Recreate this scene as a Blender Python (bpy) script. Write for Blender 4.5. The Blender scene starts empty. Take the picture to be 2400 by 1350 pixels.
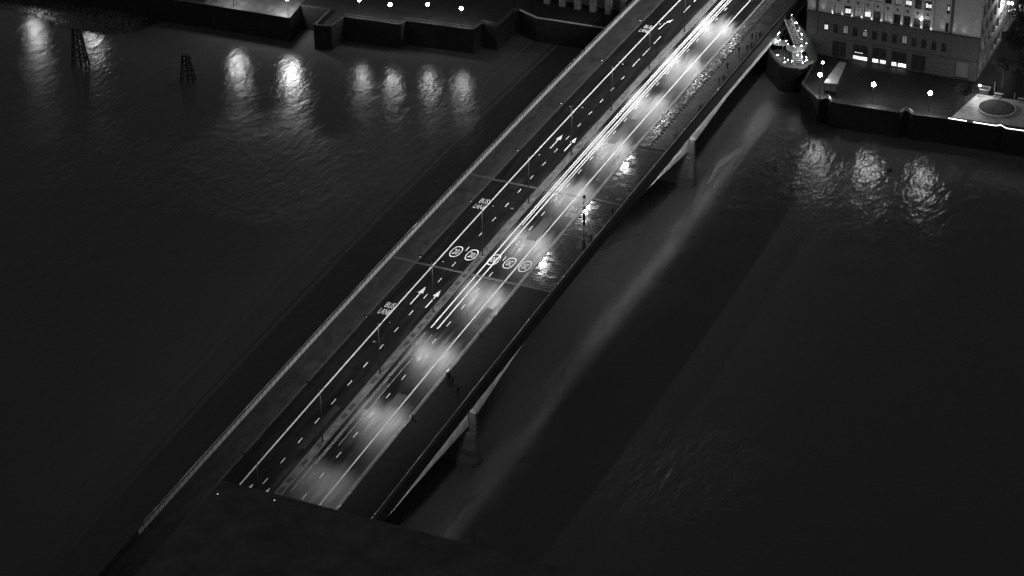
import bpy, bmesh, math, random
from mathutils import Vector, Matrix
random.seed(7)
R = math.radians
scene = bpy.context.scene
C = scene.collection

# ------------------------------------------------------------------ camera
cam_d = bpy.data.cameras.new('camera')
cam_d.sensor_width = 36.0
cam_d.lens = 36.0 * 5928.5 / 2400.0
cam_d.clip_start = 1.0
cam_d.clip_end = 6000.0
cam = bpy.data.objects.new('camera', cam_d)
C.objects.link(cam)
yaw, pitch, roll = -0.416628, 0.542635, -0.008640
fw = Vector((math.sin(yaw) * math.cos(pitch), math.cos(yaw) * math.cos(pitch), -math.sin(pitch)))
rt = Vector((math.cos(yaw), -math.sin(yaw), 0))
up = rt.cross(fw)
r2 = math.cos(roll) * rt + math.sin(roll) * up
u2 = -math.sin(roll) * rt + math.cos(roll) * up
m = Matrix((r2, u2, -fw)).transposed().to_4x4()
m.translation = Vector((165.43, -373.15, 233.75))
cam.matrix_world = m
scene.camera = cam

# ------------------------------------------------------------------ night sky
SKY_STRENGTH = 0.029
world = bpy.data.worlds.new('World')
scene.world = world
world.use_nodes = True
wn = world.node_tree
wn.nodes.clear()
sky = wn.nodes.new('ShaderNodeTexSky')
sky.sky_type = 'NISHITA'
sky.sun_disc = False
sky.sun_elevation = R(60)
sky.sun_rotation = R(160)
bw = wn.nodes.new('ShaderNodeRGBToBW')
bg = wn.nodes.new('ShaderNodeBackground')
bg.inputs['Strength'].default_value = SKY_STRENGTH
wo = wn.nodes.new('ShaderNodeOutputWorld')
wn.links.new(sky.outputs[0], bw.inputs[0])
wn.links.new(bw.outputs[0], bg.inputs['Color'])
wn.links.new(bg.outputs[0], wo.inputs[0])

# faint moonlight through the overcast, same direction as the sky's sun
moon_d = bpy.data.lights.new('moonlight', 'SUN')
moon_d.energy = 0.012
moon_d.angle = R(20)
moon = bpy.data.objects.new('moonlight', moon_d)
moon.rotation_euler = (R(30), 0, R(-20))
C.objects.link(moon)

vs = scene.view_settings
vs.view_transform = 'Standard'
vs.look = 'None'
vs.exposure = 0.0
vs.gamma = 1.0
vs.use_curve_mapping = False
scene.render.engine = 'CYCLES'
cy = scene.cycles
cy.use_denoising = True
cy.max_bounces = 5
cy.diffuse_bounces = 2
cy.glossy_bounces = 3
cy.transparent_max_bounces = 6
cy.caustics_reflective = False
cy.caustics_refractive = False
cy.sample_clamp_indirect = 4.0
cy.use_light_tree = True

# ------------------------------------------------------------------ helpers
def dz(y):                       # the deck's long shallow camber
    return -1.4436e-4 * y * y

MATS = {}
def mat(name, v, rough=0.7, spec=0.5, nscale=0.0, namt=0.0, stretch=(1, 1, 1), bump=0.0, bscale=8.0,
        ramt=0.0, rscale=0.3, emit=0.0, metal=0.0, ior=1.5, detail=4.0):
    if name in MATS: return MATS[name]
    M = bpy.data.materials.new(name); M.use_nodes = True
    nt = M.node_tree; b = nt.nodes['Principled BSDF']
    b.inputs['Base Color'].default_value = (v, v, v, 1)
    b.inputs['Roughness'].default_value = rough
    b.inputs['Metallic'].default_value = metal
    b.inputs['Specular IOR Level'].default_value = spec
    b.inputs['IOR'].default_value = ior
    tc = nt.nodes.new('ShaderNodeTexCoord')
    mp = nt.nodes.new('ShaderNodeMapping'); mp.inputs['Scale'].default_value = stretch
    nt.links.new(tc.outputs['Object'], mp.inputs[0])
    if namt:
        n = nt.nodes.new('ShaderNodeTexNoise'); n.inputs['Scale'].default_value = nscale
        n.inputs['Detail'].default_value = detail; n.inputs['Roughness'].default_value = 0.65
        nt.links.new(mp.outputs[0], n.inputs['Vector'])
        mr = nt.nodes.new('ShaderNodeMapRange')
        mr.inputs['From Min'].default_value = 0.3; mr.inputs['From Max'].default_value = 0.7
        mr.inputs['To Min'].default_value = max(0.0, v * (1 - namt)); mr.inputs['To Max'].default_value = v * (1 + namt)
        nt.links.new(n.outputs[0], mr.inputs['Value'])
        nt.links.new(mr.outputs[0], b.inputs['Base Color'])
    if ramt:
        n = nt.nodes.new('ShaderNodeTexNoise'); n.inputs['Scale'].default_value = rscale
        n.inputs['Detail'].default_value = 5.0
        nt.links.new(mp.outputs[0], n.inputs['Vector'])
        mr = nt.nodes.new('ShaderNodeMapRange')
        mr.inputs['From Min'].default_value = 0.3; mr.inputs['From Max'].default_value = 0.7
        mr.inputs['To Min'].default_value = max(0.03, rough - ramt); mr.inputs['To Max'].default_value = min(1, rough + ramt)
        nt.links.new(n.outputs[0], mr.inputs['Value'])
        nt.links.new(mr.outputs[0], b.inputs['Roughness'])
    if bump:
        n = nt.nodes.new('ShaderNodeTexNoise'); n.inputs['Scale'].default_value = bscale
        n.inputs['Detail'].default_value = 5.0
        nt.links.new(mp.outputs[0], n.inputs['Vector'])
        bp = nt.nodes.new('ShaderNodeBump'); bp.inputs['Strength'].default_value = 1.0
        bp.inputs['Distance'].default_value = bump
        nt.links.new(n.outputs[0], bp.inputs['Height'])
        nt.links.new(bp.outputs[0], b.inputs['Normal'])
    if emit:
        b.inputs['Emission Color'].default_value = (1, 1, 1, 1)
        b.inputs['Emission Strength'].default_value = emit
    MATS[name] = M
    return M

def link(name, me, m=None, parent=None, label=None, cat=None, group=None, kind=None):
    o = bpy.data.objects.new(name, me)
    C.objects.link(o)
    if m is not None and me is not None and not me.materials: me.materials.append(m)
    if parent is not None: o.parent = parent
    if label: o['label'] = label
    if cat: o['category'] = cat
    if group: o['group'] = group
    if kind: o['kind'] = kind
    return o

def thing(name, loc, label, cat, group=None, rz=0.0):
    o = link(name, None, None, None, label, cat, group)
    o.location = loc; o.rotation_euler = (0, 0, rz); o.empty_display_size = 0.3
    return o

class MB:
    """collects shapes into one mesh"""
    def __init__(s): s.v = []; s.f = []
    def poly(s, pts):
        k = len(s.v); s.v += [tuple(p) for p in pts]; s.f.append(list(range(k, k + len(pts)))); return s
    def hexa(s, p):          # 8 points: bottom 4 ccw, top 4 ccw
        k = len(s.v); s.v += [tuple(q) for q in p]
        for q in ((3, 2, 1, 0), (4, 5, 6, 7), (0, 1, 5, 4), (1, 2, 6, 5), (2, 3, 7, 6), (3, 0, 4, 7)):
            s.f.append([k + i for i in q])
        return s
    def box(s, x0, x1, y0, y1, z0, z1):
        return s.hexa([(x0, y0, z0), (x1, y0, z0), (x1, y1, z0), (x0, y1, z0), (x0, y0, z1), (x1, y0, z1), (x1, y1, z1), (x0, y1, z1)])
    def prism(s, pts, z0, z1, top=None):
        top = top or pts
        k = len(s.v); n = len(pts)
        s.v += [(p[0], p[1], z0) for p in pts] + [(p[0], p[1], z1) for p in top]
        s.f.append([k + i for i in reversed(range(n))]); s.f.append([k + n + i for i in range(n)])
        for i in range(n):
            j = (i + 1) % n; s.f.append([k + i, k + j, k + n + j, k + n + i])
        return s
    def tube(s, pts, r, seg=6, caps=True):
        pts = [Vector(p) for p in pts]
        rs = r if isinstance(r, (list, tuple)) else [r] * len(pts)
        k = len(s.v); n = len(pts)
        for i, p in enumerate(pts):
            t = (pts[min(i + 1, n - 1)] - pts[max(i - 1, 0)]).normalized()
            a = t.orthogonal() if i == 0 else (pa - t * pa.dot(t))
            if a.length < 1e-6: a = t.orthogonal()
            a.normalize(); pa = a; b = t.cross(a)
            for j in range(seg):
                an = 2 * math.pi * j / seg
                s.v.append(tuple(p + (a * math.cos(an) + b * math.sin(an)) * rs[i]))
        for i in range(n - 1):
            for j in range(seg):
                j2 = (j + 1) % seg
                s.f.append([k + i * seg + j, k + i * seg + j2, k + (i + 1) * seg + j2, k + (i + 1) * seg + j])
        if caps:
            s.f.append([k + j for j in reversed(range(seg))]); s.f.append([k + (n - 1) * seg + j for j in range(seg)])
        return s
    def ball(s, c, r, seg=10, rings=6, sc=(1, 1, 1)):
        k = len(s.v); c = Vector(c)
        for i in range(1, rings):
            th = math.pi * i / rings
            for j in range(seg):
                ph = 2 * math.pi * j / seg
                s.v.append((c.x + r * sc[0] * math.sin(th) * math.cos(ph), c.y + r * sc[1] * math.sin(th) * math.sin(ph), c.z + r * sc[2] * math.cos(th)))
        s.v.append((c.x, c.y, c.z + r * sc[2])); s.v.append((c.x, c.y, c.z - r * sc[2]))
        t, b = len(s.v) - 2, len(s.v) - 1
        for i in range(rings - 2):
            for j in range(seg):
                j2 = (j + 1) % seg
                s.f.append([k + i * seg + j, k + (i + 1) * seg + j, k + (i + 1) * seg + j2, k + i * seg + j2])
        for j in range(seg):
            j2 = (j + 1) % seg
            s.f.append([t, k + j, k + j2]); s.f.append([b, k + (rings - 2) * seg + j2, k + (rings - 2) * seg + j])
        return s
    def mesh(s, name, smooth=False):
        me = bpy.data.meshes.new(name); me.from_pydata(s.v, [], s.f); me.update()
        if smooth:
            for p in me.polygons: p.use_smooth = True
        return me
    def build(s, name, m, parent=None, smooth=False, **kw):
        return link(name, s.mesh(name, smooth), m, parent, **kw)

def ribbon(prof, y0, y1, step=4.0, closed=True, zf=None):
    """cross-section (x, z above deck) run along the bridge, following the camber"""
    b = MB(); n = max(1, int(math.ceil((y1 - y0) / step)))
    for i in range(n + 1):
        y = y0 + (y1 - y0) * i / n
        pr = prof(y) if callable(prof) else prof
        k = len(pr)
        b.v += [(x, y, z + dz(y)) for x, z in pr]
    for i in range(n):
        for j in range(k if closed else k - 1):
            j2 = (j + 1) % k
            b.f.append([i * k + j, i * k + j2, (i + 1) * k + j2, (i + 1) * k + j])
    if closed:
        b.f.append(list(range(k))); b.f.append([n * k + j for j in reversed(range(k))])
    return b

def strip(x0, x1, y0, y1, z, step=4.0):   # a thin sheet lying on the deck
    return ribbon([(x0, z), (x1, z)], y0, y1, step, closed=False)

# wet, wave- or grain-roughened surfaces: their slopes are spread like a bell curve, so use Beckmann gloss over a diffuse base
def beckmann(M, ior, gloss=1.0):
    nt = M.node_tree; b = nt.nodes['Principled BSDF']; out = [n for n in nt.nodes if n.type == 'OUTPUT_MATERIAL'][0]
    df = nt.nodes.new('ShaderNodeBsdfDiffuse'); gl = nt.nodes.new('ShaderNodeBsdfAnisotropic'); gl.distribution = 'BECKMANN'
    gl.inputs['Color'].default_value = (gloss, gloss, gloss, 1)
    fr = nt.nodes.new('ShaderNodeFresnel'); fr.inputs['IOR'].default_value = ior
    mx = nt.nodes.new('ShaderNodeMixShader')
    for src, dst in (('Base Color', df.inputs['Color']), ('Roughness', gl.inputs['Roughness'])):
        i = b.inputs[src]
        if i.is_linked: nt.links.new(i.links[0].from_socket, dst)
        else: dst.default_value = i.default_value
    if b.inputs['Normal'].is_linked:
        n = b.inputs['Normal'].links[0].from_socket
        for nd in (df, gl, fr): nt.links.new(n, nd.inputs['Normal'])
    nt.links.new(fr.outputs[0], mx.inputs[0]); nt.links.new(df.outputs[0], mx.inputs[1]); nt.links.new(gl.outputs[0], mx.inputs[2])
    nt.links.new(mx.outputs[0], out.inputs['Surface']); nt.nodes.remove(b)
    return M

# ------------------------------------------------------------------ materials
m_asphalt = mat('wet_asphalt', 0.010, 0.335, 0.4, nscale=0.9, namt=0.6, stretch=(1, 0.09, 1), bump=0.005, bscale=6, ramt=0.05, rscale=1.1)
def dry_out(M, y_wet, y_dry, extra):      # the surface is wetter (glossier) in the north, drier towards the south end
    nt = M.node_tree; b = nt.nodes['Principled BSDF']; src = b.inputs['Roughness'].links[0].from_socket
    tc = nt.nodes.new('ShaderNodeTexCoord'); sx = nt.nodes.new('ShaderNodeSeparateXYZ'); nt.links.new(tc.outputs['Object'], sx.inputs[0])
    mr = nt.nodes.new('ShaderNodeMapRange'); mr.inputs['From Min'].default_value = y_wet; mr.inputs['From Max'].default_value = y_dry
    mr.inputs['To Min'].default_value = 0.0; mr.inputs['To Max'].default_value = extra
    nt.links.new(sx.outputs['Y'], mr.inputs['Value'])
    ad = nt.nodes.new('ShaderNodeMath'); ad.operation = 'ADD'
    nt.links.new(src, ad.inputs[0]); nt.links.new(mr.outputs[0], ad.inputs[1]); nt.links.new(ad.outputs[0], b.inputs['Roughness'])
dry_out(m_asphalt, -70, -92, 0.12)
beckmann(m_asphalt, 1.45, 0.62)
m_paint = mat('road_paint_and_trails', 0.68, 0.6, 0.4, nscale=2.6, namt=0.24, detail=9)
m_paint_old = mat('worn_paint_and_trails', 0.42, 0.6, 0.4, nscale=3.0, namt=0.45, detail=6)
m_foot_w = mat('west_footway_stone', 0.026, 0.62, 0.4, nscale=0.7, namt=0.55, stretch=(1, 0.35, 1), bump=0.002, bscale=6)
m_foot_dark = mat('dark_dry_footway', 0.008, 0.75, 0.15, nscale=0.5, namt=0.5)
m_slab = mat('wet_paving_slab', 0.020, 0.19, 0.9, nscale=1.3, namt=0.5, bump=0.005, bscale=2.2, ramt=0.06, rscale=0.8)
m_sett = mat('wet_granite_sett', 0.055, 0.27, 0.6, nscale=1.5, namt=0.5, bump=0.01, bscale=3, ramt=0.1, rscale=0.8)
m_slab_n = mat('north_paving_slab', 0.018, 0.46, 0.5, nscale=0.6, namt=0.6, bump=0.008, bscale=2.2, ramt=0.16, rscale=0.25)
m_kerb = mat('granite_kerb', 0.05, 0.45, 0.5, nscale=1.5, namt=0.5, ramt=0.15, rscale=1)
m_median = mat('median_concrete', 0.06, 0.6, 0.4, nscale=0.9, namt=0.85, stretch=(1, 0.6, 1))
m_joint = mat('steel_joint', 0.10, 0.5, 0.5, nscale=1.5, namt=0.5)
m_black_gr = mat('black_granite', 0.045, 0.55, 0.35, nscale=1.2, namt=0.25)
m_panel = mat('parapet_stone', 0.45, 0.6, 0.4, nscale=1.5, namt=0.3)
m_steel = mat('brushed_steel', 0.55, 0.32, 0.5, metal=1.0)
m_dark_metal = mat('dark_painted_metal', 0.035, 0.5, 0.4)
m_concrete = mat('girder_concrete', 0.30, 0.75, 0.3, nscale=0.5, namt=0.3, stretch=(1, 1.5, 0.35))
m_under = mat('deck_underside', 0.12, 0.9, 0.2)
m_pier = mat('pier_stone', 0.10, 0.8, 0.3, nscale=0.6, namt=0.45, stretch=(0.5, 0.5, 2.2))
m_led = mat('led_strip', 0.8, emit=120.0)
m_led_s = mat('led_strip_dim', 0.8, emit=50.0)  # dimmer strip for the southern half of the bridge
m_lens = mat('lamp_lens', 0.8, emit=6.0)

# ------------------------------------------------------------------ river
def water_material():
    M = bpy.data.materials.new('river_water'); M.use_nodes = True
    nt = M.node_tree; b = nt.nodes['Principled BSDF']
    b.inputs['Base Color'].default_value = (0.066, 0.066, 0.066, 1)      # silty tidal water
    b.inputs['IOR'].default_value = 1.33
    tc = nt.nodes.new('ShaderNodeTexCoord')
    def noise(scale, detail, sx=1.0, sy=1.0, rot=0.0, rough=0.55, dist=0.0):
        mp = nt.nodes.new('ShaderNodeMapping')
        mp.inputs['Scale'].default_value = (sx, sy, 1); mp.inputs['Rotation'].default_value = (0, 0, rot)
        nt.links.new(tc.outputs['Object'], mp.inputs[0])
        n = nt.nodes.new('ShaderNodeTexNoise')
        n.inputs['Scale'].default_value = scale; n.inputs['Detail'].default_value = detail
        n.inputs['Roughness'].default_value = rough; n.inputs['Distortion'].default_value = dist
        nt.links.new(mp.outputs[0], n.inputs['Vector'])
        return n.outputs[0]
    def patch(cx, cy_, rx, ry):      # a wind-ruffled area with soft, ragged edges
        mp = nt.nodes.new('ShaderNodeMapping')
        mp.inputs['Location'].default_value = (-cx / rx, -cy_ / ry, 0); mp.inputs['Scale'].default_value = (1 / rx, 1 / ry, 0)
        nt.links.new(tc.outputs['Object'], mp.inputs[0])
        ln = nt.nodes.new('ShaderNodeVectorMath'); ln.operation = 'LENGTH'; nt.links.new(mp.outputs[0], ln.inputs[0])
        nz = nt.nodes.new('ShaderNodeMath'); nz.operation = 'MULTIPLY_ADD'; nz.inputs[1].default_value = 0.9; nz.inputs[2].default_value = -0.45
        nt.links.new(noise(0.07, 4), nz.inputs[0])
        ad = nt.nodes.new('ShaderNodeMath'); ad.operation = 'ADD'; nt.links.new(ln.outputs['Value'], ad.inputs[0]); nt.links.new(nz.outputs[0], ad.inputs[1])
        mr = nt.nodes.new('ShaderNodeMapRange'); mr.interpolation_type = 'SMOOTHSTEP'
        mr.inputs['From Min'].default_value = 0.35; mr.inputs['From Max'].default_value = 1.15
        mr.inputs['To Min'].default_value = 1.0; mr.inputs['To Max'].default_value = 0.0
        nt.links.new(ad.outputs[0], mr.inputs['Value'])
        return mr.outputs[0]
    def mul_add(a, k, c=0.0):
        m_ = nt.nodes.new('ShaderNodeMath'); m_.operation = 'MULTIPLY_ADD'; m_.inputs[1].default_value = k
        nt.links.new(a, m_.inputs[0])
        if isinstance(c, float): m_.inputs[2].default_value = c
        else: nt.links.new(c, m_.inputs[2])
        return m_.outputs[0]
    pn_ = patch(-95, 66, 75, 18)
    pw_, pe_, ps_ = patch(-70, 24, 26, 24), patch(46, 66, 36, 22), patch(52, -44, 15, 18)
    # roughness: slicks and ruffled patches
    big = noise(0.018, 3, 1, 1)
    mr = nt.nodes.new('ShaderNodeMapRange')
    mr.inputs['From Min'].default_value = 0.36; mr.inputs['From Max'].default_value = 0.64
    mr.inputs['To Min'].default_value = 0.25; mr.inputs['To Max'].default_value = 0.35
    nt.links.new(big, mr.inputs['Value'])
    rg = mul_add(pw_, 0.27, mul_add(pe_, 0.02, mul_add(ps_, 0.22, mr.outputs[0])))
    nt.links.new(rg, b.inputs['Roughness'])
    # ripples: long waves, crossing waves, fine chop, all higher in the ruffled patches
    w = mul_add(noise(0.26, 2, 1.0, 0.42, R(24), dist=0.6), 1.0, mul_add(noise(0.62, 2, 1.0, 0.5, R(-30), dist=0.4), 0.6, mul_add(noise(1.5, 3, 1.0, 0.6, R(10)), 0.25)))
    amp = mul_add(pw_, 1.3, mul_add(pe_, 1.7, mul_add(ps_, 2.2, mul_add(pn_, 0.3, 0.7))))
    hm = nt.nodes.new('ShaderNodeMath'); hm.operation = 'MULTIPLY'; nt.links.new(w, hm.inputs[0]); nt.links.new(amp, hm.inputs[1])
    bp = nt.nodes.new('ShaderNodeBump'); bp.inputs['Strength'].default_value = 1.0; bp.inputs['Distance'].default_value = 0.16
    nt.links.new(hm.outputs[0], bp.inputs['Height'])
    nt.links.new(bp.outputs[0], b.inputs['Normal'])
    return beckmann(M, 1.33)
WZ = -13.5
MB().poly([(-900, -700, WZ), (900, -700, WZ), (900, 900, WZ), (-900, 900, WZ)]).build('water', water_material(), kind='structure')

# ------------------------------------------------------------------ bridge
YS, YN = -150.0, 150.0
XW, XE = -16.0, 16.0
bridge = thing('bridge', (0, 0, 0), 'long concrete road bridge with haunched side girder crossing the dark river', 'bridge')

def depth(y):        # girder depth under the deck: deep at the piers, thin at mid-span
    a = abs(y)
    if a < 15: return 1.68
    if a < 53: return 1.7 + 4.1 * ((a - 15) / 38.0) ** 1.35
    if y > 53: return 5.8 - 1.9 * min(1.0, (a - 53) / 24.0) ** 0.8
    if a < 92: return 5.8 - 3.3 * ((a - 53) / 39.0) ** 0.8
    return 2.7
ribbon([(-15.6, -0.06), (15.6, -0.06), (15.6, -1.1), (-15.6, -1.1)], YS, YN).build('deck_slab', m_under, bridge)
for x in (15.0, -15.0):
    s = 1 if x > 0 else -1
    for (a, b) in ((YS, -17.5), (-17.35, 17.35), (17.5, YN)):
        ribbon((lambda y, x=x, s=s: [(x + 0.85 * s, -1.12), (x - 1.2 * s, -1.12), (x - 1.2 * s, -depth(y)), (x + 0.85 * s, -depth(y))][::s]), a, b, 2.0).build('girder', m_concrete, bridge)
for x in (5.0, -5.0):
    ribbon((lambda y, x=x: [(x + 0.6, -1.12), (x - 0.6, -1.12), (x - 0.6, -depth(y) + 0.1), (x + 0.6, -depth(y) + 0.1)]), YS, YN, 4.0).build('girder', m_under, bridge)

# parapets: east = dark granite upstand and fascia with steel handrail, west = pale panels between posts
pe = ribbon([(16.0, -1.28), (16.75, -1.28), (16.7, 0.85), (16.05, 0.95)], YS, YN).build('parapet', m_black_gr, bridge, label='dark granite parapet on the stair side')
rail = MB(); rail.tube([(16.2, y, 1.06 + dz(y)) for y in range(-150, 151, 5)], 0.07, 6)
rail.build('handrail', m_steel, pe, smooth=True)
pw = ribbon([(-16.6, -1.28), (-16.0, -1.28), (-16.0, 0.02), (-16.6, 0.02)], YS, YN).build('parapet', m_black_gr, bridge, label='parapet of pale panels between thin dark posts')
panel_me = MB().box(-0.035, 0.035, -0.73, 0.73, 0.0, 0.92).mesh('panel'); panel_me.materials.append(m_panel)
post_me = MB().box(-0.05, 0.05, -0.045, 0.045, 0.0, 1.12).mesh('post'); post_me.materials.append(m_dark_metal)
y = -106.2
while y < 118:
    p = link('panel', panel_me, None, pw); p.location = (-16.08, y, 0.1 + dz(y))
    q = link('post', post_me, None, pw); q.location = (-16.06, y + 0.775, 0.05 + dz(y + 0.775))
    y += 1.55
ribbon([(-16.1, 0.021), (-16.5, 0.021), (-16.5, 1.1), (-16.1, 1.1)], YS, -107.1).build('dark_end_wall', m_black_gr, pw)  # plain dark wall carrying on where the pale panels stop
MB().tube([(-16.3, y, 1.22 + dz(y)) for y in range(-105, 151, 5)], 0.06, 6).build('handrail', m_steel, pw, smooth=True)

# piers
def pier(y0):
    zt = -7.0; n = 5
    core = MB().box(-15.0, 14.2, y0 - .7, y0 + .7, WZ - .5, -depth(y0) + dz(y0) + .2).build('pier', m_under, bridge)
    for s in (-1, 1):
        for i in range(n):      # courses of stone, each a little narrower
            za = WZ - 0.5 + (zt - WZ + 0.5) * i / n; zb = WZ - 0.5 + (zt - WZ + 0.5) * (i + 1) / n - 0.05
            def plan(t):
                x0, x1, hy = 13.9 + .5 * t, 17.9 - .6 * t, 1.7 - .55 * t
                q = [(x0, -hy), (x1 - .9, -hy), (x1 - .2, -hy * .6), (x1, 0), (x1 - .2, hy * .6), (x1 - .9, hy), (x0, hy)]
                q = [(s * px, py + y0) for px, py in q]
                return q if s > 0 else q[::-1]
            MB().prism(plan(i / n), za, zb, plan((i + .8) / n)).build('stone_course', m_pier, core)
    MB().hexa([(16.0, y0 - 0.5, -7.1), (17.3, y0 - 0.5, -7.1), (17.3, y0 + 0.5, -7.1), (16.0, y0 + 0.5, -7.1),
               (16.0, y0 - 0.45, -2.55 + dz(y0)), (17.15, y0 - 0.45, -2.9 + dz(y0)), (17.15, y0 + 0.45, -2.9 + dz(y0)), (16.0, y0 + 0.45, -2.55 + dz(y0))]).build('fin_column', m_pier, core)
pier(-53.3); pier(53.3)

# light strips under the fascia that wash the girder
ribbon([(16.73, -1.282), (16.62, -1.282), (16.62, -1.55), (16.73, -1.55)], YS, YN).build('strip_shield_lip', m_black_gr, bridge)  # added lip that screens the strips from the water
def fascia_light(a, b):
    ribbon([(16.58, -1.30), (16.50, -1.30), (16.50, -1.35), (16.58, -1.35)], a, b, 4.0).build('light_strip', m_led if a > 0 else m_led_s, bridge)
y = -86.0
while y < 104:
    fascia_light(y, y + 3.6)
    y += 4.0

# ------------------------------------------------------------------ carriageways, footways, median
cw = strip(-11.1, -1.75, YS, YN, 0.0).build('carriageway_west', m_asphalt, kind='structure')
ce = strip(-0.15, 9.35, YS, YN, 0.0).build('carriageway_east', m_asphalt, kind='structure')
fww = ribbon([(-11.4, 0.12), (-16.0, 0.12), (-16.0, -0.05), (-11.4, -0.05)], YS, YN).build('footway_west', m_foot_w, kind='structure')
ribbon([(-11.1, 0.125), (-11.4, 0.13), (-11.4, -0.05), (-11.1, -0.05)], YS, YN).build('kerb', m_kerb, fww)
fwe = ribbon([(16.0, 0.06), (9.65, 0.06), (9.65, -0.05), (16.0, -0.05)], YS, YN).build('footway_east', m_foot_dark, kind='structure')
ribbon([(9.65, 0.13), (9.35, 0.125), (9.35, -0.05), (9.65, -0.05)], YS, YN).build('kerb', m_kerb, fwe)
ribbon([(15.98, 0.125), (9.67, 0.125), (9.67, 0.062), (15.98, 0.062)], YS, -17.35).build('paving', m_foot_dark, fwe)
md = ribbon([(-0.45, 0.13), (-1.5, 0.13), (-1.5, -0.05), (-0.45, -0.05)], YS, YN).build('median', m_median, kind='structure')
for a, b in ((-0.15, -0.45), (-1.5, -1.75)):
    ribbon([(a, 0.135), (b, 0.135), (b, -0.05), (a, -0.05)], YS, YN).build('kerb', m_kerb, md)
# dark planting pits in the median
pit_me = MB().box(-0.32, 0.32, -0.95, 0.95, 0.0, 0.035).mesh('soil_pit')
pit_me.materials.append(mat('wet_soil', 0.03, 0.8, 0.3, nscale=3, namt=0.5))
y = -110.0
while y < -8:
    if random.random() < 0.6:
        o = link('soil_pit', pit_me, None, md); o.location = (-0.98 + random.uniform(-.05, .05), y, 0.132 + dz(y)); o.scale = (1, random.uniform(.6, 1.1), 1)
    y += random.uniform(2.3, 3.4)

# expansion joints right across the deck
for y0 in (-17.15, 17.15):
    for par, x0, x1, z in ((cw, -11.1, -1.75, 0.012), (ce, -0.15, 9.35, 0.012), (fww, -15.95, -11.42, 0.128), (fwe, 9.68, 15.97, 0.128)):
        for d0, d1 in ((-0.28, -0.1), (0.1, 0.28)):
            MB().box(x0, x1, y0 + d0, y0 + d1, z - 0.01 + dz(y0), z + dz(y0)).build('expansion_joint', m_joint, par)

# ---- east footway paving: uneven wet slabs
slab_me = MB().hexa([(-.62, -.465, 0), (.62, -.465, 0), (.62, .465, 0), (-.62, .465, 0), (-.61, -.455, .075), (.61, -.455, .075), (.61, .455, .075), (-.61, .455, .075)]).mesh('paving_slab')
slab_me.materials.append(m_slab)
def o_x(i, row): return 10.3 + i * 1.25 + (0.12 if row % 2 else -0.03)
y = -16.3; row = 0
while y < 40.5:
    if abs(y - 17.15) > 0.6:
        for i in range(5):
            o = link('paving_slab', slab_me, None, fwe)
            o.location = (o_x(i, row), y, 0.045 + (o_x(i, row) - 9.65) * .022 + dz(y) + random.uniform(-.004, .004))
            o.rotation_euler = (random.gauss(0, R(.8)), R(-1.3) + random.gauss(0, R(1.0)), random.gauss(0, R(.3)))
    y += 0.95; row += 1
def paving_stuff(x0, x1, y0, y1, sx, sy, tilt, m, z, kt=.46):
    b = MB(); y = y0; row = 0
    while y < y1:
        x = x0 + (sx * .5 if row % 2 else 0)
        while x + sx < x1 + .01:
            tx, ty = random.gauss(0, R(tilt)), random.gauss(0, R(tilt)); h = random.uniform(-.006, .006)
            c = (x + sx / 2, y + sy / 2); p = []
            for zz, k in ((-0.08, .498), (0, kt)):
                for ax, ay in ((-1, -1), (1, -1), (1, 1), (-1, 1)):
                    px, py = ax * k * sx, ay * k * sy
                    p.append((c[0] + px, c[1] + py, z + zz + h + (px * math.tan(ty) + py * math.tan(tx) if zz == 0 else 0) + dz(c[1])))
            b.hexa(p); x += sx
        y += sy; row += 1
    return b.build('paving', m, fwe, kind='stuff')
paving_stuff(9.7, 11.9, 41.2, 122, 0.42, 0.34, 3.2, m_sett, 0.13)
paving_stuff(11.9, 15.95, 41.2, 122, 0.95, 0.7, 1.0, m_slab_n, 0.12)

# ---- painted markings
def textmesh(s, w, h):
    cu = bpy.data.curves.new('t', 'FONT'); cu.body = s; cu.align_x = 'CENTER'; cu.align_y = 'CENTER'; cu.resolution_u = 3
    cu.offset = 0.0
    o = bpy.data.objects.new('t', cu); C.objects.link(o)
    bpy.context.view_layer.update()
    me = bpy.data.meshes.new_from_object(o.evaluated_get(bpy.context.evaluated_depsgraph_get()))
    bpy.data.objects.remove(o)
    xs = [v.co.x for v in me.vertices]; ys = [v.co.y for v in me.vertices]
    cx, cyy = (min(xs) + max(xs)) / 2, (min(ys) + max(ys)) / 2
    for v in me.vertices:
        v.co.x = (v.co.x - cx) * w / (max(xs) - min(xs)); v.co.y = (v.co.y - cyy) * h / (max(ys) - min(ys)); v.co.z = 0
    me.materials.clear()
    return me
def put(name, me, par, x, y, rz=0.0, z=0.008, m=None, label=None):
    o = link(name, me, m, par, label=label)
    o.location = (x, y, z + dz(y)); o.rotation_euler = (math.atan(-2.887e-4 * y), 0, rz)
    return o
bus_me, lane_me, tw_me = textmesh('BUS', 1.65, 1.75), textmesh('LANE', 2.15, 1.75), textmesh('20', 0.98, 1.9)
for me in (bus_me, lane_me, tw_me): me.materials.append(m_paint)
bus2, lane2 = bus_me.copy(), lane_me.copy()
for me in (bus2, lane2): me.materials.clear(); me.materials.append(m_paint_old)
for y0 in (-33.4, 7.4, 94.2):
    put('bus_lettering', bus_me, cw, -9.05, y0 + 1.15); put('lane_lettering', lane_me, cw, -9.0, y0 - 1.15)
put('bus_lettering', bus2, ce, 7.95, 10.0, math.pi); put('lane_lettering', lane2, ce, 7.95, 12.3, math.pi)
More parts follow.
